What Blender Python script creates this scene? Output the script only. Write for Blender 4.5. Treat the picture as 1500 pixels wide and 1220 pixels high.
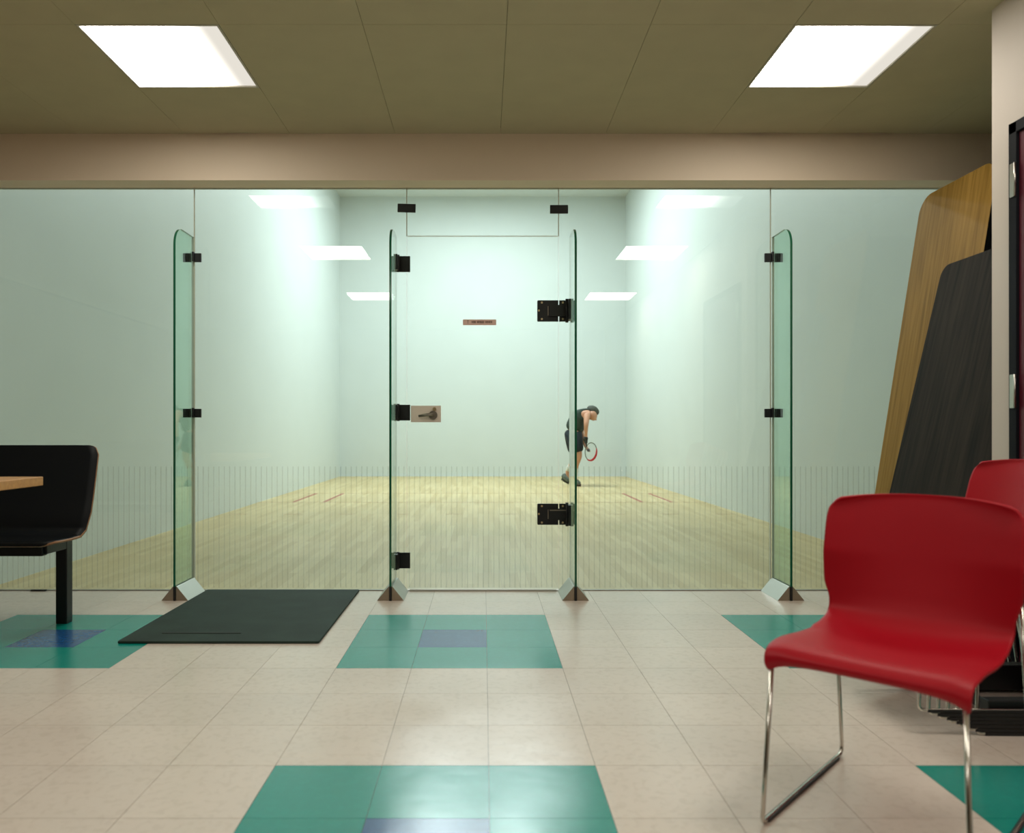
import bpy, bmesh, math, random
from mathutils import Vector, Matrix
random.seed(7)
S = bpy.context.scene
C = S.collection
for o in list(bpy.data.objects): bpy.data.objects.remove(o)

# ---------------------------------------------------------------- camera, world, exposure
F = 1144.0; PX, PY = 708.0, 631.0; CH = 0.9565      # focal length in px, principal point, eye height (1500x1220 frame)
cam_d = bpy.data.cameras.new('camera'); cam = bpy.data.objects.new('camera', cam_d); C.objects.link(cam)
cam.location = (0, 0, CH); cam.rotation_euler = (math.pi/2, 0, 0)
cam_d.sensor_width = 36; cam_d.lens = F*36/1500
cam_d.shift_x = (750-PX)/1500; cam_d.shift_y = (PY-610)/1500
cam_d.clip_start = 0.05; cam_d.clip_end = 80
cam_d.dof.use_dof = True; cam_d.dof.focus_distance = 5.2; cam_d.dof.aperture_fstop = 2.8
S.camera = cam
w = bpy.data.worlds.new('world'); S.world = w; w.use_nodes = True
w.node_tree.nodes['Background'].inputs[0].default_value = (0.5, 0.6, 0.6, 1)
w.node_tree.nodes['Background'].inputs[1].default_value = 0.02
S.view_settings.view_transform = 'Standard'; S.view_settings.look = 'None'
S.view_settings.gamma = 1; S.view_settings.use_curve_mapping = False
S.view_settings.exposure = 0.0
LOUNGE = 17.0        # radiance of the lounge troffers
COURT = 50.0         # radiance of the court fixtures

# ---------------------------------------------------------------- materials
def new_mat(name):
    m = bpy.data.materials.new(name); m.use_nodes = True
    return m, m.node_tree, m.node_tree.nodes['Principled BSDF']
def plain(name, col, rough=0.5, metal=0.0, spec=0.5, noise=0.0, scale=20, bump=0.0, bscale=200, coat=0):
    m, t, b = new_mat(name)
    b.inputs['Base Color'].default_value = (*col, 1); b.inputs['Roughness'].default_value = rough
    b.inputs['Metallic'].default_value = metal; b.inputs['Specular IOR Level'].default_value = spec
    b.inputs['Coat Weight'].default_value = coat
    tc = t.nodes.new('ShaderNodeTexCoord')
    if noise:
        n = t.nodes.new('ShaderNodeTexNoise'); n.inputs['Scale'].default_value = scale; n.inputs['Detail'].default_value = 6
        r = t.nodes.new('ShaderNodeValToRGB')
        r.color_ramp.elements[0].position = 0.3; r.color_ramp.elements[1].position = 0.7
        r.color_ramp.elements[0].color = (*[c*(1-noise) for c in col], 1)
        r.color_ramp.elements[1].color = (*[min(1, c*(1+noise)) for c in col], 1)
        t.links.new(tc.outputs['Object'], n.inputs['Vector']); t.links.new(n.outputs['Fac'], r.inputs['Fac'])
        t.links.new(r.outputs['Color'], b.inputs['Base Color'])
    if bump:
        n2 = t.nodes.new('ShaderNodeTexNoise'); n2.inputs['Scale'].default_value = bscale; n2.inputs['Detail'].default_value = 3
        bp = t.nodes.new('ShaderNodeBump'); bp.inputs['Strength'].default_value = bump; bp.inputs['Distance'].default_value = 0.002
        t.links.new(tc.outputs['Object'], n2.inputs['Vector']); t.links.new(n2.outputs['Fac'], bp.inputs['Height'])
        t.links.new(bp.outputs['Normal'], b.inputs['Normal'])
    return m

def tile_mat(name, col, fleck, rough=0.2):
    """waxed vinyl composition tile: mottled colour with flecks, a little wear in the wax"""
    m, t, b = new_mat(name)
    g = t.nodes.new('ShaderNodeNewGeometry')
    oi = t.nodes.new('ShaderNodeObjectInfo')
    def noise(scale, detail, dist=0):
        n = t.nodes.new('ShaderNodeTexNoise'); n.inputs['Scale'].default_value = scale
        n.inputs['Detail'].default_value = detail; n.inputs['Distortion'].default_value = dist
        t.links.new(g.outputs['Position'], n.inputs['Vector']); return n
    n1 = noise(38, 5, .6); n2 = noise(3, 3)
    r = t.nodes.new('ShaderNodeValToRGB'); r.color_ramp.elements[0].position = .36; r.color_ramp.elements[1].position = .5
    r.color_ramp.elements[0].color = (*fleck, 1); r.color_ramp.elements[1].color = (*col, 1)
    t.links.new(n1.outputs['Fac'], r.inputs['Fac'])
    hs = t.nodes.new('ShaderNodeHueSaturation')
    ma = t.nodes.new('ShaderNodeMath'); ma.operation = 'MULTIPLY_ADD'; ma.inputs[1].default_value = .05; ma.inputs[2].default_value = .97
    mb = t.nodes.new('ShaderNodeMath'); mb.operation = 'MULTIPLY_ADD'; mb.inputs[1].default_value = .12
    t.links.new(oi.outputs['Random'], ma.inputs[0]); t.links.new(n2.outputs['Fac'], mb.inputs[0])
    md = t.nodes.new('ShaderNodeMath'); md.operation = 'SUBTRACT'; md.inputs[1].default_value = .06
    t.links.new(ma.outputs[0], md.inputs[0]); t.links.new(md.outputs[0], mb.inputs[2])
    t.links.new(mb.outputs[0], hs.inputs['Value']); t.links.new(r.outputs['Color'], hs.inputs['Color'])
    t.links.new(hs.outputs['Color'], b.inputs['Base Color'])
    mr = t.nodes.new('ShaderNodeMapRange'); mr.inputs['To Min'].default_value = rough*.75; mr.inputs['To Max'].default_value = rough*1.5
    t.links.new(n2.outputs['Fac'], mr.inputs['Value']); t.links.new(mr.outputs['Result'], b.inputs['Roughness'])
    b.inputs['Specular IOR Level'].default_value = .5
    n3 = noise(7, 2); bp = t.nodes.new('ShaderNodeBump'); bp.inputs['Strength'].default_value = .1; bp.inputs['Distance'].default_value = .01
    t.links.new(n3.outputs['Fac'], bp.inputs['Height']); t.links.new(bp.outputs['Normal'], b.inputs['Normal'])
    return m

def glass_mat(name, tint, ior=1.5):
    m = bpy.data.materials.new(name); m.use_nodes = True; t = m.node_tree; t.nodes.clear()
    out = t.nodes.new('ShaderNodeOutputMaterial'); mx = t.nodes.new('ShaderNodeMixShader')
    tr = t.nodes.new('ShaderNodeBsdfTransparent'); tr.inputs[0].default_value = (*tint, 1)
    gl = t.nodes.new('ShaderNodeBsdfGlossy'); gl.inputs['Roughness'].default_value = 0.0; gl.inputs[0].default_value = (1, 1, 1, 1)
    fr = t.nodes.new('ShaderNodeFresnel'); fr.inputs['IOR'].default_value = ior
    g = t.nodes.new('ShaderNodeNewGeometry'); mul = t.nodes.new('ShaderNodeMath'); mul.operation = 'MULTIPLY'
    inv = t.nodes.new('ShaderNodeMath'); inv.operation = 'SUBTRACT'; inv.inputs[0].default_value = 1
    # reflect at the outer faces only (both air-glass surfaces seen from outside and inside have the same strength)
    fr2 = t.nodes.new('ShaderNodeLayerWeight'); fr2.inputs['Blend'].default_value = .5
    p = t.nodes.new('ShaderNodeMath'); p.operation = 'POWER'; p.inputs[1].default_value = 5
    t.links.new(fr2.outputs['Facing'], p.inputs[0])
    ma = t.nodes.new('ShaderNodeMath'); ma.operation = 'MULTIPLY_ADD'; ma.inputs[1].default_value = .96; ma.inputs[2].default_value = .04
    t.links.new(p.outputs[0], ma.inputs[0])
    t.links.new(ma.outputs[0], mx.inputs[0])
    t.links.new(tr.outputs[0], mx.inputs[1]); t.links.new(gl.outputs[0], mx.inputs[2]); t.links.new(mx.outputs[0], out.inputs[0])
    for n in (fr, g, mul, inv): t.nodes.remove(n)
    return m

def film_mat(name, col, alpha):
    m = bpy.data.materials.new(name); m.use_nodes = True; t = m.node_tree; t.nodes.clear()
    out = t.nodes.new('ShaderNodeOutputMaterial'); mx = t.nodes.new('ShaderNodeMixShader'); mx.inputs[0].default_value = alpha
    tr = t.nodes.new('ShaderNodeBsdfTransparent'); df = t.nodes.new('ShaderNodeBsdfDiffuse'); df.inputs[0].default_value = (*col, 1)
    t.links.new(tr.outputs[0], mx.inputs[1]); t.links.new(df.outputs[0], mx.inputs[2]); t.links.new(mx.outputs[0], out.inputs[0])
    return m

def lens_mat(name, col, strength, grad=None):
    m = bpy.data.materials.new(name); m.use_nodes = True; t = m.node_tree; t.nodes.clear()
    out = t.nodes.new('ShaderNodeOutputMaterial'); e = t.nodes.new('ShaderNodeEmission')
    e.inputs[0].default_value = (*col, 1); e.inputs[1].default_value = strength
    if grad:   # one tired tube: the acrylic lens is dimmer towards one side
        tc = t.nodes.new('ShaderNodeTexCoord'); sx = t.nodes.new('ShaderNodeSeparateXYZ'); t.links.new(tc.outputs['Object'], sx.inputs[0])
        mr = t.nodes.new('ShaderNodeMapRange'); mr.interpolation_type = 'SMOOTHSTEP'
        mr.inputs['From Min'].default_value = grad[0]; mr.inputs['From Max'].default_value = grad[1]
        mr.inputs['To Min'].default_value = strength; mr.inputs['To Max'].default_value = grad[2]
        t.links.new(sx.outputs['X'], mr.inputs['Value']); t.links.new(mr.outputs['Result'], e.inputs[1])
    t.links.new(e.outputs[0], out.inputs[0]); return m

def wood_mat(name, dark, light, rough=.4, scale=1.0, axis='Z', spec=.5, flame=True):
    """straight grain running along the given object axis"""
    m, t, b = new_mat(name)
    tc = t.nodes.new('ShaderNodeTexCoord'); mp = t.nodes.new('ShaderNodeMapping')
    s = {'X': (.06, 1, 1), 'Y': (1, .06, 1), 'Z': (1, 1, .06)}[axis]
    mp.inputs['Scale'].default_value = tuple(v*scale for v in s)
    n = t.nodes.new('ShaderNodeTexNoise'); n.inputs['Scale'].default_value = 60; n.inputs['Detail'].default_value = 6
    n2 = t.nodes.new('ShaderNodeTexNoise'); n2.inputs['Scale'].default_value = 9; n2.inputs['Detail'].default_value = 3; n2.inputs['Distortion'].default_value = 1.2
    mx = t.nodes.new('ShaderNodeMath'); mx.operation = 'MULTIPLY_ADD'; mx.inputs[1].default_value = .6
    m2 = t.nodes.new('ShaderNodeMath'); m2.operation = 'MULTIPLY'; m2.inputs[1].default_value = .5
    r = t.nodes.new('ShaderNodeValToRGB'); r.color_ramp.elements[0].position = .38; r.color_ramp.elements[1].position = .68
    r.color_ramp.elements[0].color = (*dark, 1); r.color_ramp.elements[1].color = (*light, 1)
    t.links.new(tc.outputs['Object'], mp.inputs[0]); t.links.new(mp.outputs[0], n.inputs['Vector']); t.links.new(mp.outputs[0], n2.inputs['Vector'])
    t.links.new(n.outputs['Fac'], mx.inputs[0]); t.links.new(n2.outputs['Fac'], m2.inputs[0]); t.links.new(m2.outputs[0], mx.inputs[2])
    t.links.new(mx.outputs[0], r.inputs['Fac']); t.links.new(r.outputs['Color'], b.inputs['Base Color'])
    b.inputs['Roughness'].default_value = rough; b.inputs['Specular IOR Level'].default_value = spec
    return m

def court_floor_mat():
    m, t, b = new_mat('maple_strip_floor')
    g = t.nodes.new('ShaderNodeNewGeometry')
    mp = t.nodes.new('ShaderNodeMapping'); mp.inputs['Rotation'].default_value = (0, 0, math.pi/2)
    br = t.nodes.new('ShaderNodeTexBrick'); br.inputs['Scale'].default_value = 1
    br.inputs['Brick Width'].default_value = .75; br.inputs['Row Height'].default_value = .057
    br.inputs['Mortar Size'].default_value = .0008; br.inputs['Mortar Smooth'].default_value = .3
    br.inputs['Color1'].default_value = (.56, .42, .19, 1); br.inputs['Color2'].default_value = (.70, .56, .30, 1)
    br.inputs['Mortar'].default_value = (.36, .25, .11, 1)
    n = t.nodes.new('ShaderNodeTexNoise'); n.inputs['Scale'].default_value = .8; n.inputs['Detail'].default_value = 4
    hs = t.nodes.new('ShaderNodeHueSaturation')
    ma = t.nodes.new('ShaderNodeMath'); ma.operation = 'MULTIPLY_ADD'; ma.inputs[1].default_value = .35; ma.inputs[2].default_value = .83
    t.links.new(g.outputs['Position'], mp.inputs[0]); t.links.new(mp.outputs[0], br.inputs['Vector'])
    t.links.new(g.outputs['Position'], n.inputs['Vector']); t.links.new(n.outputs['Fac'], ma.inputs[0]); t.links.new(ma.outputs[0], hs.inputs['Value'])
    t.links.new(br.outputs['Color'], hs.inputs['Color']); t.links.new(hs.outputs['Color'], b.inputs['Base Color'])
    b.inputs['Roughness'].default_value = .38
    return m

def sheet_tile_mat():
    m, t, b = new_mat('vinyl_tile_field')
    g = t.nodes.new('ShaderNodeNewGeometry')
    br = t.nodes.new('ShaderNodeTexBrick'); br.offset = 0; br.inputs['Scale'].default_value = 1
    mp = t.nodes.new('ShaderNodeMapping'); mp.inputs['Location'].default_value = (-.320, -2.233, 0)
    br.inputs['Brick Width'].default_value = .3048; br.inputs['Row Height'].default_value = .3048
    br.inputs['Mortar Size'].default_value = .0008
    br.inputs['Color1'].default_value = (.60, .52, .43, 1); br.inputs['Color2'].default_value = (.64, .56, .47, 1); br.inputs['Mortar'].default_value = (.2, .17, .13, 1)
    t.links.new(g.outputs['Position'], mp.inputs[0]); t.links.new(mp.outputs[0], br.inputs['Vector']); t.links.new(br.outputs['Color'], b.inputs['Base Color'])
    b.inputs['Roughness'].default_value = .25
    return m

M = dict(
    tile=tile_mat('cream_tile', (.70, .61, .53), (.655, .565, .485), .2),
    teal=tile_mat('teal_tile', (.004, .275, .225), (.0045, .29, .235), .2),
    blue=tile_mat('blue_tile', (.014, .085, .24), (.016, .095, .26), .2),
    field=sheet_tile_mat(),
    subfloor=plain('tile_adhesive', (.22, .18, .13), .9),
    ceil=plain('ceiling_board', (.55, .50, .33), .9, noise=.03, scale=6, bump=.3, bscale=400),
    plenum=plain('plenum_dark', (.02, .02, .018), .9),
    header=plain('header_paint', (.82, .69, .54), .6, noise=.02, scale=3, bump=.15, bscale=150),
    wall=plain('lounge_paint', (.66, .585, .52), .6, noise=.02, scale=3, bump=.15, bscale=150),
    farwall=plain('lounge_far_low_bounce', (.24, .21, .17), .7),  # far walls darkened to cut light bouncing round the lounge
    court=plain('court_white', (.64, .69, .67), .5, noise=.015, scale=2),
    courtfloor=court_floor_mat(),
    redline=plain('court_line_red', (.42, .10, .07), .4),
    paleline=plain('court_line_tan', (.52, .36, .19), .4),
    glass=glass_mat('clear_green_glass', (.910, .948, .934)),
    fin=glass_mat('green_fin_glass', (.80, .93, .86)),
    edge=plain('polished_glass_edge', (.012, .11, .055), .12, spec=.6),
    thinedge=plain('pane_edge', (.62, .66, .60), .4),
    silicone=plain('silicone_joint', (.50, .50, .38), .5),
    film=film_mat('pinstripe_film', (.10, .16, .12), .085),
    steel=plain('brushed_steel', (.46, .44, .40), .32, metal=1, bump=.05),
    shoe=plain('satin_aluminium', (.50, .50, .46), .42, metal=.85, bump=.08, bscale=300),
    shoe_end=plain('aluminium_end_reflection', (.33, .27, .20), .5, metal=.6),  # brownish reflection painted into the colour of the shoe ends
    chrome=plain('chrome', (.62, .60, .55), .16, metal=1),
    black=plain('black_powder_coat', (.004, .005, .006), .45),
    brass=plain('brass_screw', (.62, .50, .30), .3, metal=1),
    red=plain('red_polypropylene', (.40, .0006, .010), .46, spec=.28, bump=.12, bscale=700),
    glide=plain('black_glide', (.006, .006, .007), .5),
    blackply=plain('black_laminate', (.003, .005, .007), .5, spec=.3),
    plyedge=plain('plywood_edge', (.36, .17, .08), .5),
    beech=wood_mat('beech_edge', (.48, .22, .06), (.62, .32, .10), .4, axis='X'),
    oak=wood_mat('oak_laminate', (.20, .11, .018), (.36, .205, .045), .6, .8, 'Z', spec=.10),
    walnut=wood_mat('dark_walnut_laminate', (.011, .010, .009), (.038, .030, .023), .75, .8, 'Z', spec=.10),
    mat=plain('rubber_mat', (.017, .034, .024), .75, spec=.3, noise=.25, scale=5, bump=.4, bscale=350),
    frameblk=plain('black_door_frame', (.003, .004, .007), .7, spec=.2),
    door=plain('plum_red_door', (.10, .008, .022), .4),
    base=plain('black_cove_base', (.010, .010, .012), .4),
    plate=plain('beige_plate', (.85, .72, .62), .45),
    sign=plain('pink_sign_plastic', (.85, .58, .50), .5),
    ink=plain('dark_brown_ink', (.10, .03, .02), .6),
    pewter=plain('pewter_lever', (.28, .25, .21), .35, metal=.8),
    skin=plain('skin', (.60, .30, .19), .5),
    hair=plain('grey_hair', (.07, .075, .06), .7, noise=.4, scale=60),
    shirt=plain('charcoal_shirt', (.028, .045, .035), .85),
    shorts=plain('navy_shorts', (.006, .012, .020), .85),
    sock=plain('white_sock', (.70, .70, .66), .8),
    shoegrey=plain('grey_court_shoe', (.13, .16, .14), .6, noise=.5, scale=30),
    sole=plain('dark_sole', (.02, .022, .018), .7),
    glove=plain('black_glove', (.010, .014, .010), .7),
    rackgrey=plain('grey_racket_frame', (.16, .18, .14), .35),
    rackred=plain('red_racket_frame', (.50, .02, .03), .35),
    string=plain('racket_string', (.55, .58, .52), .5),
    ball=plain('blue_ball', (.01, .016, .06), .4),
    lightframe=plain('white_light_frame', (.55, .52, .42), .5),
)

# ---------------------------------------------------------------- helpers
def tag(o, label=None, cat=None, group=None, kind=None):
    if label: o['label'] = label
    if cat: o['category'] = cat
    if group: o['group'] = group
    if kind: o['kind'] = kind
    return o
def link(name, me, parent=None, loc=None):
    o = bpy.data.objects.new(name, me); C.objects.link(o)
    if parent is not None: o.parent = parent
    if loc is not None: o.location = loc
    return o
def empty(name, loc=(0, 0, 0), rz=0):
    o = bpy.data.objects.new(name, None); C.objects.link(o); o.location = loc; o.rotation_euler = (0, 0, rz); o.empty_display_size = .1
    return o
class MB:
    """collects vertices, faces and material slots for one mesh"""
    def __init__(s): s.v = []; s.f = []; s.mi = []; s.sm = []
    def add(s, vs, fs, mi=0, sm=False):
        n = len(s.v); s.v += [tuple(v) for v in vs]
        for f in fs: s.f.append([i+n for i in f]); s.mi.append(mi); s.sm.append(sm)
        return s
    def box(s, x0, x1, y0, y1, z0, z1, mi=0, mis=None):
        vs = [(x0,y0,z0),(x1,y0,z0),(x1,y1,z0),(x0,y1,z0),(x0,y0,z1),(x1,y0,z1),(x1,y1,z1),(x0,y1,z1)]
        fs = [(0,3,2,1),(4,5,6,7),(0,1,5,4),(2,3,7,6),(1,2,6,5),(3,0,4,7)]   # bottom top front(-y) back(+y) right left
        for k, f in enumerate(fs): s.add([vs[i] for i in f], [(0,1,2,3)], mis[k] if mis else mi)
        return s
    def prism(s, pts, axis, a0, a1, mi=0, side=None, smooth=False):
        """2-D outline extruded along an axis; pts are the other two coordinates in order"""
        def P(p, a):
            return {'X': (a, p[0], p[1]), 'Y': (p[0], a, p[1]), 'Z': (p[0], p[1], a)}[axis]
        n = len(pts); side = mi if side is None else side
        s.add([P(p, a0) for p in pts], [tuple(range(n))[::-1]], mi); s.add([P(p, a1) for p in pts], [tuple(range(n))], mi)
        vs = [P(p, a0) for p in pts] + [P(p, a1) for p in pts]
        s.add(vs, [(i, (i+1) % n, n+(i+1) % n, n+i) for i in range(n)], side, smooth)
        return s
    def tube(s, pts, r, seg=10, mi=0, closed=False, caps=True, flat=1.0):
        pts = [Vector(p) for p in pts]; n = len(pts); rings = []
        rr = r if isinstance(r, (list, tuple)) else [r]*n
        up = None
        for i, p in enumerate(pts):
            a = pts[i-1] if (i or closed) else p; b = pts[(i+1) % n] if (i < n-1 or closed) else p
            t = (b-a).normalized()
            if up is None:
                up = Vector((0, 0, 1)) if abs(t.z) < .9 else Vector((1, 0, 0))
            u = (up - t*up.dot(t)).normalized(); v = t.cross(u); up = u
            rings.append([p + (u*math.cos(2*math.pi*k/seg) + v*math.sin(2*math.pi*k/seg)*flat)*rr[i] for k in range(seg)])
        vs = [q for R in rings for q in R]; fs = []
        m = n if closed else n-1
        for i in range(m):
            j = (i+1) % n
            for k in range(seg): fs.append((i*seg+k, i*seg+(k+1) % seg, j*seg+(k+1) % seg, j*seg+k))
        s.add(vs, fs, mi, True)
        if caps and not closed:
            s.add(rings[0], [tuple(range(seg))[::-1]], mi); s.add(rings[-1], [tuple(range(seg))], mi)
        return s
    def disc(s, c, r, h, axis='Y', seg=14, mi=0):
        pts = []
        for k in range(seg):
            a = 2*math.pi*k/seg; pts.append((r*math.cos(a), r*math.sin(a)))
        c = Vector(c)
        if axis == 'Y': return s.prism([(c.x+p[0], c.z+p[1]) for p in pts], 'Y', c.y-h/2, c.y+h/2, mi)
        if axis == 'X': return s.prism([(c.y+p[0], c.z+p[1]) for p in pts], 'X', c.x-h/2, c.x+h/2, mi)
        return s.prism([(c.x+p[0], c.y+p[1]) for p in pts], 'Z', c.z-h/2, c.z+h/2, mi)
    def build(s, name, mats, parent=None, loc=None, bevel=0, seg=2):
        me = bpy.data.meshes.new(name); me.from_pydata(s.v, [], s.f); 
        for m in (mats if isinstance(mats, (list, tuple)) else [mats]): me.materials.append(m)
        for p, mi, sm in zip(me.polygons, s.mi, s.sm): p.material_index = mi; p.use_smooth = sm
        bm = bmesh.new(); bm.from_mesh(me); bmesh.ops.remove_doubles(bm, verts=bm.verts, dist=1e-6)
        bmesh.ops.recalc_face_normals(bm, faces=bm.faces); bm.to_mesh(me); bm.free()
        o = link(name, me, parent, loc)
        if bevel:
            md = o.modifiers.new('bevel', 'BEVEL'); md.width = bevel; md.segments = seg; md.limit_method = 'ANGLE'
        return o
def box(name, x0, x1, y0, y1, z0, z1, mat, parent=None, bevel=0, mis=None):
    return MB().box(x0, x1, y0, y1, z0, z1, mis=mis).build(name, mat, parent, bevel=bevel)
def struct(o, label, cat=None):
    return tag(o, label, cat, kind='structure')
def fillet(pts, rad, seg=6):
    pts = [Vector(p) for p in pts]; out = [pts[0]]
    rads = rad if isinstance(rad, (list, tuple)) else [rad]*(len(pts)-2)
    for i in range(1, len(pts)-1):
        p = pts[i]; a = (pts[i-1]-p); b = (pts[i+1]-p); r = min(rads[i-1], a.length*.49, b.length*.49)
        A = p + a.normalized()*r; B = p + b.normalized()*r
        for k in range(seg+1):
            t = k/seg; out.append(A*(1-t)**2 + p*2*t*(1-t) + B*t*t)
    out.append(pts[-1]); return out
def bake(o):
    """replace an object's mesh by its evaluated mesh"""
    bpy.context.view_layer.update()
    dg = bpy.context.evaluated_depsgraph_get(); me = bpy.data.meshes.new_from_object(o.evaluated_get(dg))
    o.modifiers.clear(); old = o.data; o.data = me; bpy.data.meshes.remove(old)
    for p in me.polygons: p.use_smooth = True
    return o
def dup(root, parent=None):
    r = root.copy(); C.objects.link(r); r.parent = parent
    for ch in [c for c in bpy.data.objects if c.parent == root]: dup(ch, r)
    return r
def rounded(x0, x1, z0, z1, rs, seg=8):
    """outline with corner radii (bottom-left, bottom-right, top-right, top-left)"""
    pts = []
    for (cx, cz, sx, sz, r, a0) in ((x0, z0, 1, 1, rs[0], 180), (x1, z0, -1, 1, rs[1], 270), (x1, z1, -1, -1, rs[2], 0), (x0, z1, 1, -1, rs[3], 90)):
        if r < 1e-4: pts.append((cx, cz)); continue
        for k in range(seg+1):
            a = math.radians(a0+90*k/seg); pts.append((cx+sx*r+r*math.cos(a), cz+sz*r+r*math.sin(a)))
    return pts

GY = 4.676            # plane of the glass wall
CZ = 2.6765           # lounge ceiling
HB = 2.4075           # underside of the header
T = .3048

# ---------------------------------------------------------------- lounge shell
floor = struct(box('floor', -5.6, 3.2, -4.0, 4.671, -.06, -.003, M['field']), 'cream vinyl tile floor of the lounge with teal and blue squares', 'floor')
def tile_mesh(mat):
    mb = MB(); g = .0007
    mb.box(g, T-g, g, T-g, -.003, 0)
    o = mb.build('floor_tile', mat); me = o.data; bpy.data.objects.remove(o); return me
tm = {k: tile_mesh(M[k]) for k in ('tile', 'teal', 'blue')}
def tile_kind(ci, rj):
    # ci: column index from X=.320, rj: row index from Y=2.233 (3 tiles on, 3 tiles off)
    a = (ci+3) % 6; b = (rj+3) % 6
    if a < 3 and b < 3: return 'blue' if (a == 1 and b == 1) else 'teal'
    return 'tile'
for j in range(-6, 8):
    for i in range(-11, 9):
        x, y = .320+i*T, 2.233+j*T
        if x > 2.1 and y < 3.0: continue
        link('floor_tile', tm[tile_kind(i, j)], floor, (x, y, 0))

ceil = struct(box('ceiling', -5.6, 3.2, -4.0, 4.72, CZ+.035, CZ+.10, M['plenum']), 'olive beige panelled ceiling of the lounge', 'ceiling')
XS = [.0988 + .6096*k for k in range(-9, 6)]
ROWS = [(3.307, 4.523), (2.088, 3.307), (.869, 2.088), (-.351, .869), (-1.570, -.351), (-2.789, -1.570), (-4.0, -2.789)]
LIGHTX = [XS[6], XS[11]]     # left edges of the two light columns: -1.730 and 1.318
LIGHTY = [3.307, 1.478, -.961]
def warped_panel(x0, x1, y0, y1, sag, name='ceiling_panel'):
    """lay-in board whose far edge bows away from the header by a few millimetres"""
    g = .0009; n = 8; xs = [x0+g+(x1-x0-2*g)*k/n for k in range(n+1)]
    mb = MB(); vs = []
    for k, x in enumerate(xs):
        e = y1-g-sag*math.sin(math.pi*k/n)**2
        for (yy, zz) in ((y0+g, CZ), (e, CZ), (e, CZ+.012), (y0+g, CZ+.012)): vs.append((x, yy, zz))
    fs = [(0, 1, 2, 3), (n*4+3, n*4+2, n*4+1, n*4)]
    for k in range(n):
        a = k*4; b = a+4
        for q in range(4): fs.append((a+q, b+q, b+(q+1) % 4, a+(q+1) % 4))
    mb.add(vs, fs); return mb.build(name, M['ceil'], ceil)
def lit(x0, y0, y1):
    for lx in LIGHTX:
        if abs(lx-x0) < .01:
            for ly in LIGHTY:
                if y0-.01 <= ly and ly+.60 <= y1+.02: return ly
    return None
for (y0, y1) in ROWS:
    for x0 in XS:
        x1 = min(x0+.6096, 3.05)
        if x1-x0 < .05: continue
        ly = lit(x0, y0, y1)
        sag = random.choice((0, .004, .010, .013)) if y1 > 4.5 else 0
        if ly is None: warped_panel(x0, x1, y0, y1, sag)
        else:
            if ly-y0 > .05: warped_panel(x0, x1, y0, ly, 0)
            if y1-(ly+.6096) > .05: warped_panel(x0, x1, ly+.6096, y1, sag)

wf = struct(box('wall_front', -5.6, 3.2, 4.523, 4.684, HB, CZ+.10, M['header']), 'beige painted header beam above the glass wall', 'wall')
struct(box('wall_right', 2.08, 2.30, -4.0, 3.194, 0, CZ+.03, M['wall']), 'pale beige side wall ending at the alcove on the right', 'wall')
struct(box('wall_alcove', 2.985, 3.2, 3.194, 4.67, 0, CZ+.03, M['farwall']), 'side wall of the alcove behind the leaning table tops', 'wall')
struct(box('wall_left', -5.7, -5.6, -4.0, 4.72, 0, CZ+.1, M['farwall']), 'left wall of the lounge outside the view', 'wall')
struct(box('wall_back', -5.6, 2.3, -4.1, -4.0, 0, CZ+.1, M['farwall']), 'back wall of the lounge behind the camera', 'wall')
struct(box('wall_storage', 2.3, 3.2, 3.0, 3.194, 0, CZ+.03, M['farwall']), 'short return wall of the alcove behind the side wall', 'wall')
struct(box('baseboard_right', 2.068, 2.08, -4.0, 1.95, 0, .10, M['base']), 'black cove base along the side wall', 'baseboard')

# side door: black frame, plum red leaf
d = empty('door_2', (2.08, 3.058, 0)); struct(d, 'plum red door in a black frame on the right side wall', 'door')
mb = MB(); mb.box(-.022, 0, -.042, 0, 0, 2.154); mb.box(-.022, 0, -1.02, -.978, 0, 2.154); mb.box(-.022, 0, -1.02, 0, 2.112, 2.154)
mb.build('door_frame', M['frameblk'], d, bevel=.002)
box('door_leaf', -.012, 0, -.975, -.045, .01, 2.109, M['door'], d)
for z in (1.93, 1.11, .25):
    h = MB(); h.box(-.0265, -.022, -.036, -.010, z-.065, z+.065); h.tube([(-.0265, -.040, z-.065), (-.0265, -.040, z+.065)], .0045, 8); h.build('hinge', M['steel'], d)
struct(box('baseboard_corner', 2.068, 2.08, 3.062, 3.194, 0, .10, M['base']), 'short black cove base between red door and alcove', 'baseboard')

# ---------------------------------------------------------------- racquetball court
CX0, CX1, CY1, CZ1 = -3.01, 2.985, 16.4, 5.87
cf = struct(box('floor_court', CX0, CX1, 4.70, CY1, -.05, 0, M['courtfloor']), 'pale maple strip floor of the court behind the glass', 'floor')
def line(name, x0, x1, y0, y1, m): box(name, x0, x1, y0, y1, .0, .0015, M[m], cf)
line('short_line', CX0, CX1, 10.42, 10.47, 'paleline'); line('service_line', CX0, CX1, 11.93, 11.98, 'paleline')
for x in (-2.55, 2.53, -2.14, 2.13):
    line('service_box_line', x-.022, x+.022, 10.47, 11.93, 'redline')
for k in range(10):
    line('receiving_line_dash', CX0+.1+k*.62, CX0+.1+k*.62+.2, 8.95, 9.0, 'paleline')
struct(box('wall_court_left', CX0-.1, CX0, 4.70, CY1, 0, CZ1, M['court']), 'white left side wall of the court', 'wall')
struct(box('wall_court_right', CX1, CX1+.1, 4.70, CY1, 0, CZ1, M['court']), 'white right side wall of the court', 'wall')
struct(box('wall_court_front', CX0-.1, CX1+.1, CY1, CY1+.1, 0, CZ1, M['court']), 'white front wall at the far end of the court', 'wall')
struct(box('wall_court_back', CX0-.1, CX1+.1, 4.684, 4.70, HB, CZ1, M['court']), 'white wall above the glass on the court side', 'wall')
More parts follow.
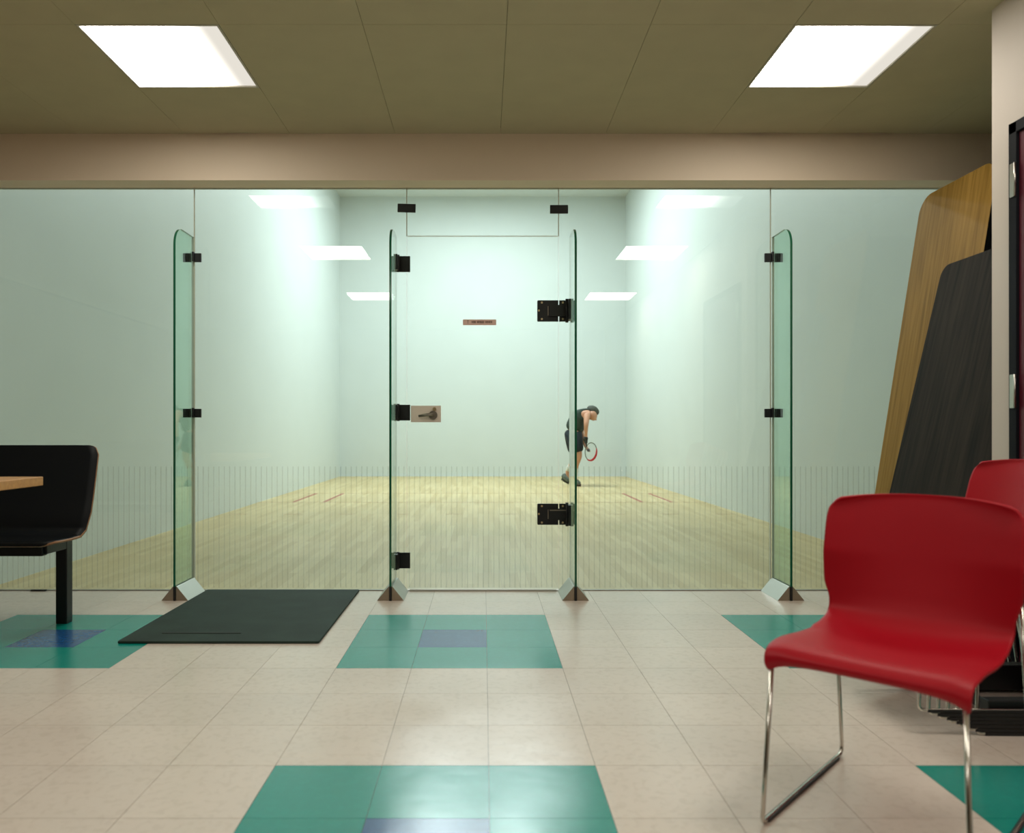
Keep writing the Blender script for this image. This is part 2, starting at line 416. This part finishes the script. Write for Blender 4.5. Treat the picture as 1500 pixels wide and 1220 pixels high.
struct(box('ceiling_court', CX0-.1, CX1+.1, 4.70, CY1+.1, CZ1, CZ1+.1, M['court']), 'white ceiling of the court', 'ceiling')
struct(MB().box(CX0, CX1, CY1-.02, CY1, .0, .022).build('baseboard_court', M['court']), 'thin white base strip along the court front wall', 'baseboard')
# court light fixtures (high up, outside the view)
cl_mat = lens_mat('court_lamp_lens', (.90, .99, 1.02), COURT)
cl = empty('court_light', (0, 0, CZ1)); tag(cl, 'recessed fluorescent fixture in the white court ceiling', 'light', 'court ceiling lights')
MB().box(-.64, .64, -.34, .34, -.05, -.003).build('fixture_frame', M['lightframe'], cl)
MB().add([(-.60, -.30, -.052), (.60, -.30, -.052), (.60, .30, -.052), (-.60, .30, -.052)], [(0, 3, 2, 1)]).build('lens', cl_mat, cl)
first = True
for y in (13.6, 11.8):
    for x in (-.70, .70):
        o = cl if first else dup(cl); first = False; o.location = (x, y, CZ1)
        o['label'] = 'recessed court ceiling fixture %s, %s side' % ('nearest the front wall' if y > 13 else 'farther from the front wall', 'left' if x < 0 else 'right')

# ---------------------------------------------------------------- glass wall
def pane(name, x0, x1, z0, z1, parent=None):
    return MB().box(x0, x1, GY-.006, GY+.006, z0, z1, mis=[1, 1, 0, 0, 1, 1]).build(name, [M['glass'], M['thinedge']], parent)
def stripes(x0, x1, parent):
    mb = MB(); p = .0316; k = math.ceil((x0+.006)/p)
    while k*p < x1-.006:
        mb.box(k*p-.0032, k*p+.0032, GY-.0075, GY-.0061, .02, .744); k += 1
    return tag(mb.build('pinstripe_band', M['film'], parent), kind='stuff')
def clip(name, x, z, w, h, parent, tilt=0):
    o = MB().box(-w/2, w/2, -.012, -.0001, -h/2, h/2).build(name, M['black'], parent, (x, GY-.0062, z), bevel=.002); o.rotation_euler = (0, tilt, 0); return o
def window(name, x0, x1, z0, z1, label):
    e = empty(name, ((x0+x1)/2, GY, z0)); struct(e, label, 'window'); return e
def kid(o, parent):   # keep world coordinates while parenting
    o.location = Vector(o.location) - parent.location; return o
PANES = [('window_1', CX0, -1.7315, 'far left floor to ceiling glass panel of the court wall'),
         ('window_2', -1.7265, -.4605, 'glass panel between the leftmost fin and the glass door'),
         ('window_3', .4525, 1.7155, 'glass panel between the glass door and the rightmost fin'),
         ('window_4', 1.7205, CX1, 'far right floor to ceiling glass panel behind the leaning table tops')]
wins = {}
for (n, x0, x1, lab) in PANES:
    e = window(n, x0, x1, 0, HB, lab); wins[n] = e
    kid(pane('pane', x0, x1, .004, HB, e), e); kid(stripes(x0, x1, e), e)
tr = window('window_5', -.4555, .4475, 2.124, HB, 'low glass transom panel above the glass door'); wins['window_5'] = tr
kid(pane('pane', -.4555, .4475, 2.124, HB, tr), tr)
for (x, n, z0) in ((-1.729, 'window_2', 0.004), (1.718, 'window_3', 0.004), (-.458, 'window_5', 2.124), (.450, 'window_5', 2.124)):
    kid(box('silicone_joint', x-.0024, x+.0024, GY-.0058, GY+.0058, z0, HB, M['silicone'], wins[n]), wins[n])
kid(clip('glass_clip', -.458+.0, 2.286, .108, .050, tr, math.radians(1.5)), tr); kid(clip('glass_clip', .452, 2.279, .108, .050, tr, 0), tr)
# thin sill under the glass and threshold under the door
struct(box('trim_1', CX0, CX1, GY-.005, GY+.024, -.003, .004, M['steel']), 'thin metal sill strip under the glass wall', 'trim')
struct(box('trim_2', -.44, .435, GY-.020, GY-.0055, 0, .010, M['shoe']), 'pale metal threshold under the glass door', 'trim')

kid(box('floor_bracket', -2.70, -2.61, GY-.020, GY-.0065, 0, .009, M['black'], wins['window_1']), wins['window_1'])

# glass door
dr = empty('door_1', (0, GY, 0)); struct(dr, 'frameless clear glass door with black hinges and beige latch plate', 'door')
kid(pane('pane', -.4555, .4475, .014, 2.119, dr), dr); kid(stripes(-.4555, .4475, dr), dr)
def hinge(z):
    h = MB()
    h.prism(rounded(.322, .4475, z-.063, z+.063, (.006, 0, 0, .006), 3), 'Y', GY-.018, GY-.0062)
    o = h.build('hinge', M['black'], dr); kid(o, dr)
    b = MB(); b.box(.4535, .505, GY-.018, GY-.0062, z-.063, z+.063); b.box(.392, .505, GY-.030, GY-.018, z-.034, z+.034)
    b.box(.501, .5135, GY-.095, GY-.006, z-.060, z+.060); b.tube([(.498, GY-.024, z-.07), (.498, GY-.024, z+.07)], .009, 10)
    b.build('hinge_leaf', M['black'], o).location = (0, -0, 0)
    s = MB()
    for (x, zz) in ((.349, z+.049), (.349, z-.049), (.331, z+.002), (.462+.012, z+.049), (.462+.012, z-.049)):
        s.disc((x, GY-.019, zz), .0062, .004)
    s.build('screw', M['brass'], o)
    s = MB(); s.box(.384, .389, GY-.0195, GY-.018, z-.028, z+.028)
    if z < 1: s.box(.395, .492, GY-.0315, GY-.030, z+.022, z+.028)
    s.build('hinge_slot', M['pewter'], o)
hinge(1.672); hinge(.459)
# beige plate with lever
pl = box('latch_plate', -.4330, -.2530, GY-.009, GY-.0062, 1.008, 1.107, M['plate'], dr, bevel=.001); kid(pl, dr)
lv = MB(); lv.disc((-.300, GY-.016, 1.050), .026, .014, seg=20)
lv.tube([(-.300, GY-.035, 1.052), (-.335, GY-.038, 1.052), (-.385, GY-.036, 1.044)], [.011, .009, .007], 10)
lv.tube([(-.300, GY-.010, 1.052), (-.300, GY-.036, 1.052)], .010, 10)
lv.build('door_handle', M['pewter'], pl)
MB().disc((-.292, GY-.014, 1.086), .011, .010).build('thumb_turn', M['brass'], pl)
# sign with a line of dark lettering
sg = MB().prism(rounded(-.122, .077, 1.588, 1.622, (.004,)*4, 3), 'Y', GY-.0085, GY-.0062).build('sign', M['sign'], dr); kid(sg, dr)
lt = MB()
def glyph(x, z, w, h, k):
    y0, y1 = GY-.0092, GY-.0086; t = .0022
    if k in 'NHUMKRBE': lt.box(x, x+t, y0, y1, z, z+h)
    if k in 'NHUM': lt.box(x+w-t, x+w, y0, y1, z, z+h)
    if k in 'HEBR': lt.box(x, x+w, y0, y1, z+h/2-t/2, z+h/2+t/2)
    if k in 'EBRTOS': lt.box(x, x+w, y0, y1, z+h-t, z+h)
    if k in 'EBUOS': lt.box(x, x+w, y0, y1, z, z+t)
    if k in 'OB': lt.box(x+w-t, x+w, y0, y1, z, z+h); lt.box(x, x+t, y0, y1, z, z+h)
    if k in 'TIL': lt.box(x+w/2-t/2, x+w/2+t/2, y0, y1, z, z+h)
    if k == 'L': lt.box(x+w/2, x+w, y0, y1, z, z+t)
glyph(-.096, 1.598, .008, .018, 'T')
x = -.070
for grp in ('NOB', 'HEBUO', 'NOMEN'):
    for k in grp: glyph(x, 1.600, .0068, .013, k); x += .0086
    x += .006
lt.build('lettering', M['ink'], sg)

# glass fins with clips and metal shoes
def fin(x, label, gate=None):
    e = empty('glass_fin', (x, GY, 0)); tag(e, label, 'glass fin', None)
    r = .105; y0, y1, zt = 4.394-GY, -.0064, 2.114
    pts = [(y0, .0), (y1, .0), (y1, zt)] + [(y0+r-r*math.sin(math.pi/2*k/8), zt-r+r*math.cos(math.pi/2*k/8)) for k in range(9)]
    FP = MB().prism(pts, 'X', -.0065, .0065, 0, 1)
    fp = FP.build('fin_pane', [M['fin'], M['edge'], M['thinedge']], e)
    for p in fp.data.polygons:
        if p.material_index == 1 and p.normal.y > -.35: p.material_index = 2
    MB().box(-.0068, .0068, y0-.0012, y0-.0001, 0, .079).build('gasket', M['glide'], e)
    # shoe: two wedge blocks, the fin standing between them
    sh = MB()
    for s in (-1, 1):
        sh.prism([(s*.0068, 0), (s*.076, 0), (s*.0068+s*.004, .080), (s*.0068, .080)], 'Y', y0+.004, -.008, 1, 0)
    sh.build('shoe', [M['shoe'], M['shoe_end']], e, bevel=.0015)
    return e
f1 = fin(-1.738, 'leftmost green glass fin standing at the black mat')
f2 = fin(-.523, 'green glass fin on the latch side of the glass door')
f3 = fin(.520, 'green glass fin on the hinge side of the glass door')
f4 = fin(1.733, 'rightmost green glass fin standing behind the red chair')
for (f, s) in ((f1, 1), (f4, -1)):
    for z in (1.99, 1.062):
        mb = MB(); mb.box(.0068, .054, -.018, -.0062, -.026, .026); mb.box(-.054, -.0068, -.018, -.0062, -.026, .026)
        mb.box(s*.0125-.0055, s*.0125+.0055, -.040, -.018, -.026, .031)
        mb.build('fin_clip', M['black'], f, (0, 0, z), bevel=.0015)
for z in (1.952, 1.065, .183):
    mb = MB(); mb.box(.0068, .086, -.018, -.0062, -.047, .047); mb.box(.0068, .018, -.085, -.006, -.045, .045)
    mb.tube([(.016, -.026, -.05), (.016, -.026, .052)], .009, 8)
    mb.build('strike_plate', M['black'], f2, (0, 0, z), bevel=.0015)

# ---------------------------------------------------------------- lounge ceiling lights
lens_full = lens_mat('lens_even', (1.0, .945, .84), LOUNGE)
lens_grad = lens_mat('lens_fading', (1.0, .945, .84), LOUNGE*1.15, (-.16, .24, .80))
lab = {(0, 0): 'left square ceiling light in front of the glass wall', (1, 0): 'right square ceiling light near the side wall',
       (0, 1): 'left ceiling light above the camera, mirrored in the glass', (1, 1): 'right ceiling light above the camera, mirrored in the glass',
       (0, 2): 'left ceiling light behind the camera, mirrored in the glass', (1, 2): 'right ceiling light behind the camera, mirrored in the glass'}
for i, lx in enumerate(LIGHTX):
    for j, ly in enumerate(LIGHTY):
        e = empty('ceiling_light', (lx+.3048, ly+.3048, CZ)); tag(e, lab[(i, j)], 'ceiling light', 'square lounge ceiling lights')
        fr = MB(); a = .3030; b_ = .2930
        for (x0, x1, y0, y1) in ((-a, a, -a, -b_), (-a, a, b_, a), (-a, -b_, -b_, b_), (b_, a, -b_, b_)): fr.box(x0, x1, y0, y1, -.001, .030)
        fr.box(-b_, b_, -b_, b_, .020, .030)
        fr.build('light_frame', M['lightframe'], e)
        MB().add([(-b_, -b_, .006), (b_, -b_, .006), (b_, b_, .006), (-b_, b_, .006)], [(0, 3, 2, 1)]).build('lens', lens_grad if j == 0 else lens_full, e)

# ---------------------------------------------------------------- black mat
mt = MB().prism(rounded(-1.645, -.738, 3.507, 4.655, (.01,)*4, 3), 'Z', .0005, .012).build('floor_mat', M['mat'], bevel=.003)
tag(mt, 'black rubber mat lying in front of the glass wall', 'mat')
box('mat_crease', -1.50, -1.13, 3.640, 3.650, .0115, .0150, M['sole'], mt, bevel=.002)

# ---------------------------------------------------------------- black bench seat and table on the left
bs = empty('bench_seat', (-2.09, 3.894, 0)); tag(bs, 'black moulded bench seat with plywood edge on a black post at the left', 'bench')
prof = [(3.575, .425), (3.58, .436), (3.60, .442), (3.66, .440), (3.74, .438), (3.82, .440), (3.862, .465), (3.875, .53), (3.895, .62), (3.915, .74), (3.935, .87), (3.937, .884)]
def bench_shell():
    P = []
    for i in range(len(prof)-1):
        for k in range(4):
            t = k/4; P.append((prof[i][0]*(1-t)+prof[i+1][0]*t, prof[i][1]*(1-t)+prof[i+1][1]*t))
    P.append(prof[-1]); mb = MB(); n = 26; vs = []
    L = [0]
    for i in range(1, len(P)): L.append(L[-1]+math.dist(P[i], P[i-1]))
    tot = L[-1]
    for (y, z), l in zip(P, L):
        rt = .05 if l > tot/2 else .06; dd = min(l, tot-l); inset = rt-math.sqrt(max(0, rt*rt-(rt-dd)**2)) if dd < rt else 0
        waist = .018*max(0, 1-abs(z-.43)/.12)
        xr = -1.934-inset-waist-.018*max(0, (.88-z)/.44); xl = -3.05+inset
        for k in range(n+1): vs.append((xl+(xr-xl)*k/n, y, z))
    fs = [(a*(n+1)+k, a*(n+1)+k+1, (a+1)*(n+1)+k+1, (a+1)*(n+1)+k) for a in range(len(P)-1) for k in range(n)]
    mb.add([(v[0]+2.09, v[1]-3.894, v[2]) for v in vs], fs, 0, True)
    o = mb.build('seat_shell', [M['blackply'], M['plyedge']], bs)
    sd = o.modifiers.new('solid', 'SOLIDIFY'); sd.thickness = .012; sd.offset = 0; sd.material_offset_rim = 1
    return o
bench_shell()
for x in (0, -.85):
    box('post', x-.028, x+.028, -.028, .028, 0, .44, M['black'], bs, bevel=.004)
mb = MB(); mb.box(-.88, .012, -.215, -.17, .365, .425); mb.box(-.02, .026, -.20, 0, .372, .425); mb.box(-.88, -.83, -.20, 0, .372, .425)
mb.build('seat_bracket', M['black'], bs, bevel=.004)
tb = empty('table', (-2.6, 2.95, 0)); tag(tb, 'table with a pale wooden top cut off at the left edge', 'table')
box('table_top', -.75, .71, -.55, .405, .722, .760, M['beech'], tb, bevel=.003)
MB().tube([(-.1, 0, 0), (-.1, 0, .722)], .04, 16).build('pedestal', M['black'], tb)
MB().disc((-.1, 0, .012), .27, .024, 'Z', 28).build('foot_plate', M['black'], tb)

# ---------------------------------------------------------------- leaning table tops in the alcove
def leaning(name, p0, p1, y0, y1, th, r, mats, label):
    """panel whose foot is at (x,z)=p0 and whose top is at p1, from y0 (near) to y1 (far)"""
    L = math.dist(p0, p1); ang = math.atan2(p1[0]-p0[0], p1[1]-p0[1])
    mb = MB(); mb.prism(rounded(y0, y1, 0, L, (r, r, r, r), 8), 'X', 0, th, 0, 1)
    o = mb.build(name, mats, None, bevel=.002); o.location = (p0[0], 0, p0[1]); o.rotation_euler = (0, ang, 0)
    return tag(o, label, 'table top', None)
leaning('table_top_panel', (2.102, 0.002), (2.459, 2.262), 3.727, 4.385, .028, .10, [M['oak'], M['blackply']], 'tall oak coloured table top leaning in the alcove')
leaning('table_top_panel', (1.905, 0.002), (2.325, 1.79), 3.20, 3.955, .028, .06, [M['walnut'], M['blackply']], 'dark brown table top leaning in front of the oak one')
cb = empty('storage_cabinet', (2.75, 3.72, 0)); tag(cb, 'black upright cabinet just showing between the oak table top and the side wall', 'cabinet')
box('body', -.215, .215, -.45, .47, .03, 2.24, M['blackply'], cb, bevel=.004); box('plinth', -.20, .20, -.43, .45, 0, .03, M['black'], cb)
box('cabinet_door', -.232, -.216, -.44, .005, .06, 2.22, M['blackply'], cb, bevel=.002); box('cabinet_door', -.232, -.216, .012, .46, .06, 2.22, M['blackply'], cb, bevel=.002)

# ---------------------------------------------------------------- red chairs
def shell_mesh():
    prof = [(.010, .380), (.000, .398), (.003, .418), (.022, .433), (.06, .437), (.13, .431), (.21, .424), (.29, .421), (.345, .424), (.385, .437),
            (.412, .462), (.428, .495), (.440, .535), (.452, .58), (.464, .63), (.476, .68), (.487, .725), (.495, .755), (.500, .773), (.501, .785)]
    wid  = [.213, .217, .219, .220, .222, .222, .2215, .220, .219, .218, .219, .221, .233, .235, .235, .235, .234, .230, .218, .200]
    P = []; sub = 4
    def cr(a, b, c, d, t): return .5*((2*b)+(-a+c)*t+(2*a-5*b+4*c-d)*t*t+(-a+3*b-3*c+d)*t**3)
    n = len(prof)
    for i in range(n-1):
        g = lambda j, k: (prof[max(0, min(n-1, j))]+(wid[max(0, min(n-1, j))],))[k]
        for q in range(sub):
            t = q/sub; P.append(tuple(cr(g(i-1, k), g(i, k), g(i+1, k), g(i+2, k), t) for k in range(3)))
    P.append(prof[-1]+(wid[-1],))
    nu = 28; vs = []
    for (s, z, w_) in P:
        back = max(0, min(1, (z-.47)/.15)); seat = max(0, min(1, (.46-z)/.03))
        for k in range(nu+1):
            u = -1+2*k/nu
            # crowd columns to the edges so corners stay round
            uu = math.copysign(1-(1-abs(u))**1.35, u)
            zz = z - back*.020*abs(uu)**2.5*max(0, min(1, (z-.70)/.08))
            ss = s - back*.045*uu*uu
            zz += seat*.012*uu*uu*(1 if s > .1 else max(0, s/.1))
            if seat: zz -= .006*(max(0, abs(uu)-.85)/.15)*(1 if s < .3 else 0) 
            if s < .03 and z < .43: zz += (z < .425)*.014*(1-abs(uu)**4)*(.425-z)/.033
            vs.append((ss, uu*w_, zz))
    fs = [(a*(nu+1)+k, a*(nu+1)+k+1, (a+1)*(nu+1)+k+1, (a+1)*(nu+1)+k) for a in range(len(P)-1) for k in range(nu)]
    o = MB().add(vs, fs, 0, True).build('seat_shell', M['red'])
    sd = o.modifiers.new('solid', 'SOLIDIFY'); sd.thickness = .0075; sd.offset = 1
    bake(o); me = o.data; bpy.data.objects.remove(o); return me
shell = shell_mesh()
def make_chair():
    root = empty('red_chair')
    link('seat_shell', shell, root)
    for t in (-1, 1):
        pts = fillet([(.0155, t*.205, .400), (-.006, t*.220, .0062), (.560, t*.234, .0062), (.455, t*.222, .60)], [.018, .035], 7)
        MB().tube(pts, .0056, 10).build('leg', M['chrome'], root)
        MB().prism([(.02, t*.2207-.0068), (.515, t*.2318-.0068), (.515, t*.2318+.0068), (.02, t*.2207+.0068)], 'Z', .0003, .0092).build('glide', M['glide'], root)
        MB().tube([(.0155, t*.205, .400), (.05, t*.200, .412), (.20, t*.185, .404), (.40, t*.200, .412), (.470, t*.213, .50)], .0052, 8).build('seat_rail', M['chrome'], root)
    MB().tube([(.06, -.2, .405), (.06, .2, .405)], .005, 8).build('crossbar', M['chrome'], root)
    MB().tube([(.34, -.2, .400), (.34, .2, .400)], .005, 8).build('crossbar', M['chrome'], root)
    return root
bx, by = .697, .716       # backward direction of the near chair on the floor
chair = make_chair(); chair.location = (.8375, 1.743, 0); chair.rotation_euler = (0, 0, math.atan2(by, bx))
tag(chair, 'large red plastic chair on chrome sled legs, nearest to the camera', 'chair')
dy = empty('chair_dolly', (1.83, 2.675, 0)); tag(dy, 'low black rail dolly inside the chrome legs of the red chair stack', 'dolly')
for y in (-.188, .188): box('side_rail', -.235, .225, y-.022, y+.022, .012, .104, M['black'], dy, bevel=.003)
for x in (-.15, .15): box('cross_bar', x-.02, x+.02, -.166, .166, .03, .05, M['black'], dy)
for x in (-.19, .19):
    for y in (-.14, .14): MB().disc((x, y, .0165), .016, .02, 'Y', 16).build('caster', M['glide'], dy)
N = 7
names = ['bottom', 'second from the bottom', 'third from the bottom', 'middle', 'third from the top', 'second from the top', 'topmost']
for k in range(N):
    c = dup(chair); c.location = (1.555-.030*k, 2.675, .0122*k+.0002); c.rotation_euler = (0, 0, 0)
    c['label'] = 'red chair nested in the stack by the side wall, %s one' % names[k]
    c['group'] = 'stacked red chairs by the side wall'

# ---------------------------------------------------------------- racquetball player
D0 = 13.5
def W(px, py, dd=0.0):
    y = D0+dd; return Vector(((px-PX)/F*y, y, CH+(PY-py)/F*y))
def skin(name, verts, edges, radii, mat, parent, sub=2, root=0):
    me = bpy.data.meshes.new(name); me.from_pydata([tuple(v) for v in verts], edges, []); me.materials.append(mat)
    o = link(name, me, parent)
    sk = o.modifiers.new('skin', 'SKIN'); sk.use_smooth_shade = True
    sl = me.skin_vertices[0].data
    for i, r in enumerate(radii):
        r = r if isinstance(r, tuple) else (r, r); sl[i].radius = r; sl[i].use_root = (i == root)
    ss = o.modifiers.new('sub', 'SUBSURF'); ss.levels = sub; ss.render_levels = sub
    return bake(o)
base = Vector(((843-PX)/F*D0, D0+.1, 0))
pr = empty('person', base); tag(pr, 'player in dark sleeveless shirt and shorts bending over a racket in the court', 'person')
def ch(o): o.location = -base; return o
V, E, R = [], [], []
def J(p, r, par=None):
    V.append(p); R.append(r); i = len(V)-1
    if par is not None: E.append((par, i))
    return i
pel = J(W(839.5, 635, .05), .125); sp1 = J(W(841.5, 622, .04), .095, pel); sp2 = J(W(848, 612, .02), .125, sp1); che = J(W(855, 606.5, 0), .120, sp2)
nk = J(W(861, 604, .0), .060, che); hd1 = J(W(865, 604.5, -.01), .078, nk); hd2 = J(W(867.3, 606.5, -.02), .108, hd1); hd3 = J(W(868.6, 611.5, -.03), .088, hd2); chin = J(W(867.4, 616.0, -.03), .050, hd3)
# right (near) arm with glove side
rs = J(W(860.0, 605.5, -.17), .066, che); re = J(W(858.6, 622, -.28), .043, rs); rw = J(W(858.3, 637.5, -.22), .028, re); rh = J(W(858.2, 642, -.21), .034, rw)
# left (far) arm
ls = J(W(861, 608, .18), .062, che); le = J(W(851.5, 631, .20), .042, ls); lw = J(W(857.2, 653, .0), .027, le); lh = J(W(859.6, 657, -.02), .044, lw)
# legs
rhp = J(W(840.5, 640, -.06), .105, pel); rk = J(W(848.6, 667, -.12), .064, rhp); rc = J(W(843.2, 681, -.08), .055, rk); ra = J(W(841.8, 701, -.02), .038, rc); rf = J(W(848.5, 709, -.04), .035, ra)
lhp = J(W(838.5, 640, .16), .105, pel); lk = J(W(843.5, 668, .26), .062, lhp); lc = J(W(838, 679, .32), .055, lk); la = J(W(830.5, 692, .40), .037, lc); lf = J(W(834.0, 703, .40), .034, la)
# fingers: four and a thumb on each hand, curled
def fingers(root, p, out, side, fwd, gl=1.0):
    p = Vector(p)
    for q in range(4):
        b = p + side*(-.030+.020*q) + out*.035; ln = (.030, .034, .032, .026)[q]
        a1 = J(b, .0095, root); a2 = J(b+out*ln+fwd*.008, .0088, a1); J(b+out*(ln+.012)+fwd*.032, .008, a2)
    t1 = J(p+side*(-.038)+out*.004+fwd*.012, .011, root); J(p+side*(-.040)+out*.030+fwd*.030, .009, t1)
fingers(lh, V[lh], (Vector(V[lh])-Vector(V[lw])).normalized(), Vector((0, 1, 0)), Vector((.6, 0, .5)).normalized())
body = ch(skin('body', V, E, R, M['skin'], pr, 2))
# face: nose, ears, eyes
face = Vector(W(870.6, 613, -.03)) - Vector(W(868, 607, -.02)); 
hc = Vector(W(868.0, 610, -.02)); fd = Vector((.80, -.12, -.58)).normalized(); upv = Vector((.55, 0, .83)).normalized(); sd_ = fd.cross(upv).normalized()
def blob(name, c, r, mat, squash=(1, 1, 1), seg=12):
    me = bpy.data.meshes.new(name); bm = bmesh.new(); bmesh.ops.create_uvsphere(bm, u_segments=seg, v_segments=seg-2, radius=r)
    bmesh.ops.scale(bm, vec=squash, verts=bm.verts); bm.to_mesh(me); bm.free(); me.materials.append(mat)
    for p in me.polygons: p.use_smooth = True
    o = link(name, me, pr); o.location = Vector(c)-base; return o
nose = MB().tube([hc+fd*.055+upv*.02, hc+fd*.084-upv*.016, hc+fd*.058-upv*.026], [.008, .014, .009], 8).build('nose', M['skin'], pr); ch(nose)
for s in (-1, 1):
    blob('ear', hc+sd_*s*.066-fd*.015, .026, M['skin'], (1, .4, 1.2)); blob('eye', hc+fd*.062+sd_*s*.028+upv*.022, .010, M['sole'])
mo = MB().tube([hc+fd*.048-upv*.050-sd_*.018, hc+fd*.055-upv*.050, hc+fd*.048-upv*.050+sd_*.018], .005, 6).build('mouth', M['rackred'], pr); ch(mo)
# hair cap on the crown and back of the head
hv = [W(862.0, 603.0, -.01), W(864.5, 600.6, -.01), W(868.5, 600.8, -.02), W(872.0, 604.5, -.02), W(872.9, 609.0, -.03)]
ch(skin('hair', hv, [(i, i+1) for i in range(4)], [(.055, .075), (.078, .100), (.082, .105), (.062, .095), (.026, .06)], M['hair'], pr, 2))
# sleeveless shirt
sv = [W(839.6, 634, .05), W(843.5, 620, .04), W(849, 611.5, .02), W(855.5, 606.5, 0), W(859, 604.5, 0), W(858.3, 606, -.13), W(858.3, 607, .14)]
ch(skin('shirt', sv, [(0, 1), (1, 2), (2, 3), (3, 4), (3, 5), (3, 6)], [.185, .170, .172, .160, .098, .098, .098], M['shirt'], pr, 2))
shirt_hem = [W(845.5, 632.5, .03), W(848.0, 625, .03), W(851, 617, .02)]
ch(skin('shirt_hem', shirt_hem, [(0, 1), (1, 2)], [.105, .110, .105], M['shirt'], pr, 2))
# shorts
hv = [W(839.8, 631, .05), W(839.5, 638, -.05), W(847.3, 665, -.11), W(838.4, 638, .16), W(841.5, 665, .25), W(840.5, 622, .05)]
ch(skin('shorts', hv, [(0, 1), (1, 2), (0, 3), (3, 4), (0, 5)], [.190, .160, .115, .160, .112, .165], M['shorts'], pr, 2))
# socks and shoes
ch(skin('sock', [W(843.2, 683, -.08), W(841.9, 700, -.02)], [(0, 1)], [.058, .044], M['sock'], pr, 2))
ch(skin('sock', [W(836.3, 681, .33), W(830.8, 691, .40)], [(0, 1)], [.058, .044], M['sock'], pr, 2))
def shoe_(heel, toe, lift):
    h, t = Vector(heel), Vector(toe); mid = h.lerp(t, .45)+Vector((0, 0, .02))
    o = ch(skin('shoe', [h+Vector((0, 0, .045)), mid, t], [(0, 1), (1, 2)], [(.050, .062), (.048, .052), (.044, .034)], M['shoegrey'], pr, 2))
    n = Vector((0, 0, -1))
    MB().tube([h+n*.022, h.lerp(t, .5)+n*.028, t+n*.030], [.040, .042, .034], 10, flat=.5).build('sole', M['sole'], o)
    return o
shoe_(W(841.5, 708.0, -.02), W(850.8, 708.8, -.06), 0)
shoe_(W(823.5, 698.0, .42), W(834.0, 704.5, .38), 0)
# glove with fingers round the grip
V2, E2, R2 = [], [], []
def J2(p, r, par=None):
    V2.append(p); R2.append(r); i = len(V2)-1
    if par is not None: E2.append((par, i))
    return i
g0 = J2(W(858.2, 638.5, -.22), .050); g1 = J2(W(857.8, 643, -.21), (.068, .060), g0)
for q in range(4):
    a = J2(W(856.6+.9*q, 645.5, -.23+.02*q), .019, g1); b_ = J2(W(857.4+.8*q, 648.4, -.24+.02*q), .017, a); J2(W(859.0, 648.8, -.20+.015*q), .014, b_)
a = J2(W(855.0, 642.0, -.20), .014, g1); J2(W(855.4, 646, -.22), .012, a)
ch(skin('glove', V2, E2, R2, M['glove'], pr, 2))
# racket
rk_ = empty('racket', W(859, 647, -.22)); tag(rk_, 'teardrop racket with grey and red rim hanging from the gloved hand', 'racket')
ro = Vector(W(859, 647, -.22))
c0 = W(865.2, 661.4, -.22)
loop = []
for k in range(40):
    a = 2*math.pi*k/40
    dx = 8.4*math.cos(a)+ (1.2 if math.cos(a) < 0 else 0)*0; dz = 13.0*math.sin(a)
    tl = math.radians(-6); px = c0.x; 
    X_ = dx*math.cos(tl)-dz*math.sin(tl)*1; Z_ = dx*math.sin(tl)+dz*math.cos(tl)
    if dx < 0: X_ *= .92
    loop.append(Vector((c0.x+X_*.01165, D0-.22-.003*X_, c0.z+Z_*.01165)) - ro)
g = loop[:23-9] ; 
grey = [loop[k % 40] for k in range(3, 28)]; redp = [loop[k % 40] for k in range(27, 44)]
MB().tube(grey, .0085, 8).build('frame', M['rackgrey'], rk_)
MB().tube(redp, [.0095+.009*math.sin(math.pi*i/16) for i in range(17)], 8).build('rim', M['rackred'], rk_)
MB().tube([W(858.0, 640, -.22)-ro, W(858.6, 650, -.22)-ro, W(859.3, 655, -.22)-ro], [.014, .013, .010], 8).build('handle', M['sole'], rk_)
stg = MB()
for k in range(-5, 6):
    u = k/6; h_ = math.sqrt(1-u*u); x = c0.x+8.2*u*.01165; stg.tube([Vector((x, D0-.22, c0.z-12.6*h_*.01165))-ro, Vector((x, D0-.22, c0.z+12.6*h_*.01165))-ro], .0009, 3, caps=False)
for k in range(-8, 9):
    u = k/9; h_ = math.sqrt(1-u*u); z = c0.z+12.8*u*.01165; stg.tube([Vector((c0.x-8*h_*.01165, D0-.22, z))-ro, Vector((c0.x+8*h_*.01165, D0-.22, z))-ro], .0009, 3, caps=False)
tag(stg.build('strings', M['string'], rk_), kind='stuff')
me = bpy.data.meshes.new('ball'); bm = bmesh.new(); bmesh.ops.create_uvsphere(bm, u_segments=20, v_segments=14, radius=.0285); bm.to_mesh(me); bm.free(); me.materials.append(M['ball'])
for p in me.polygons: p.use_smooth = True
bl = link('ball', me, None, W(862.0, 659.4, -.14)); tag(bl, 'dark blue ball held in the lower hand of the player', 'ball')
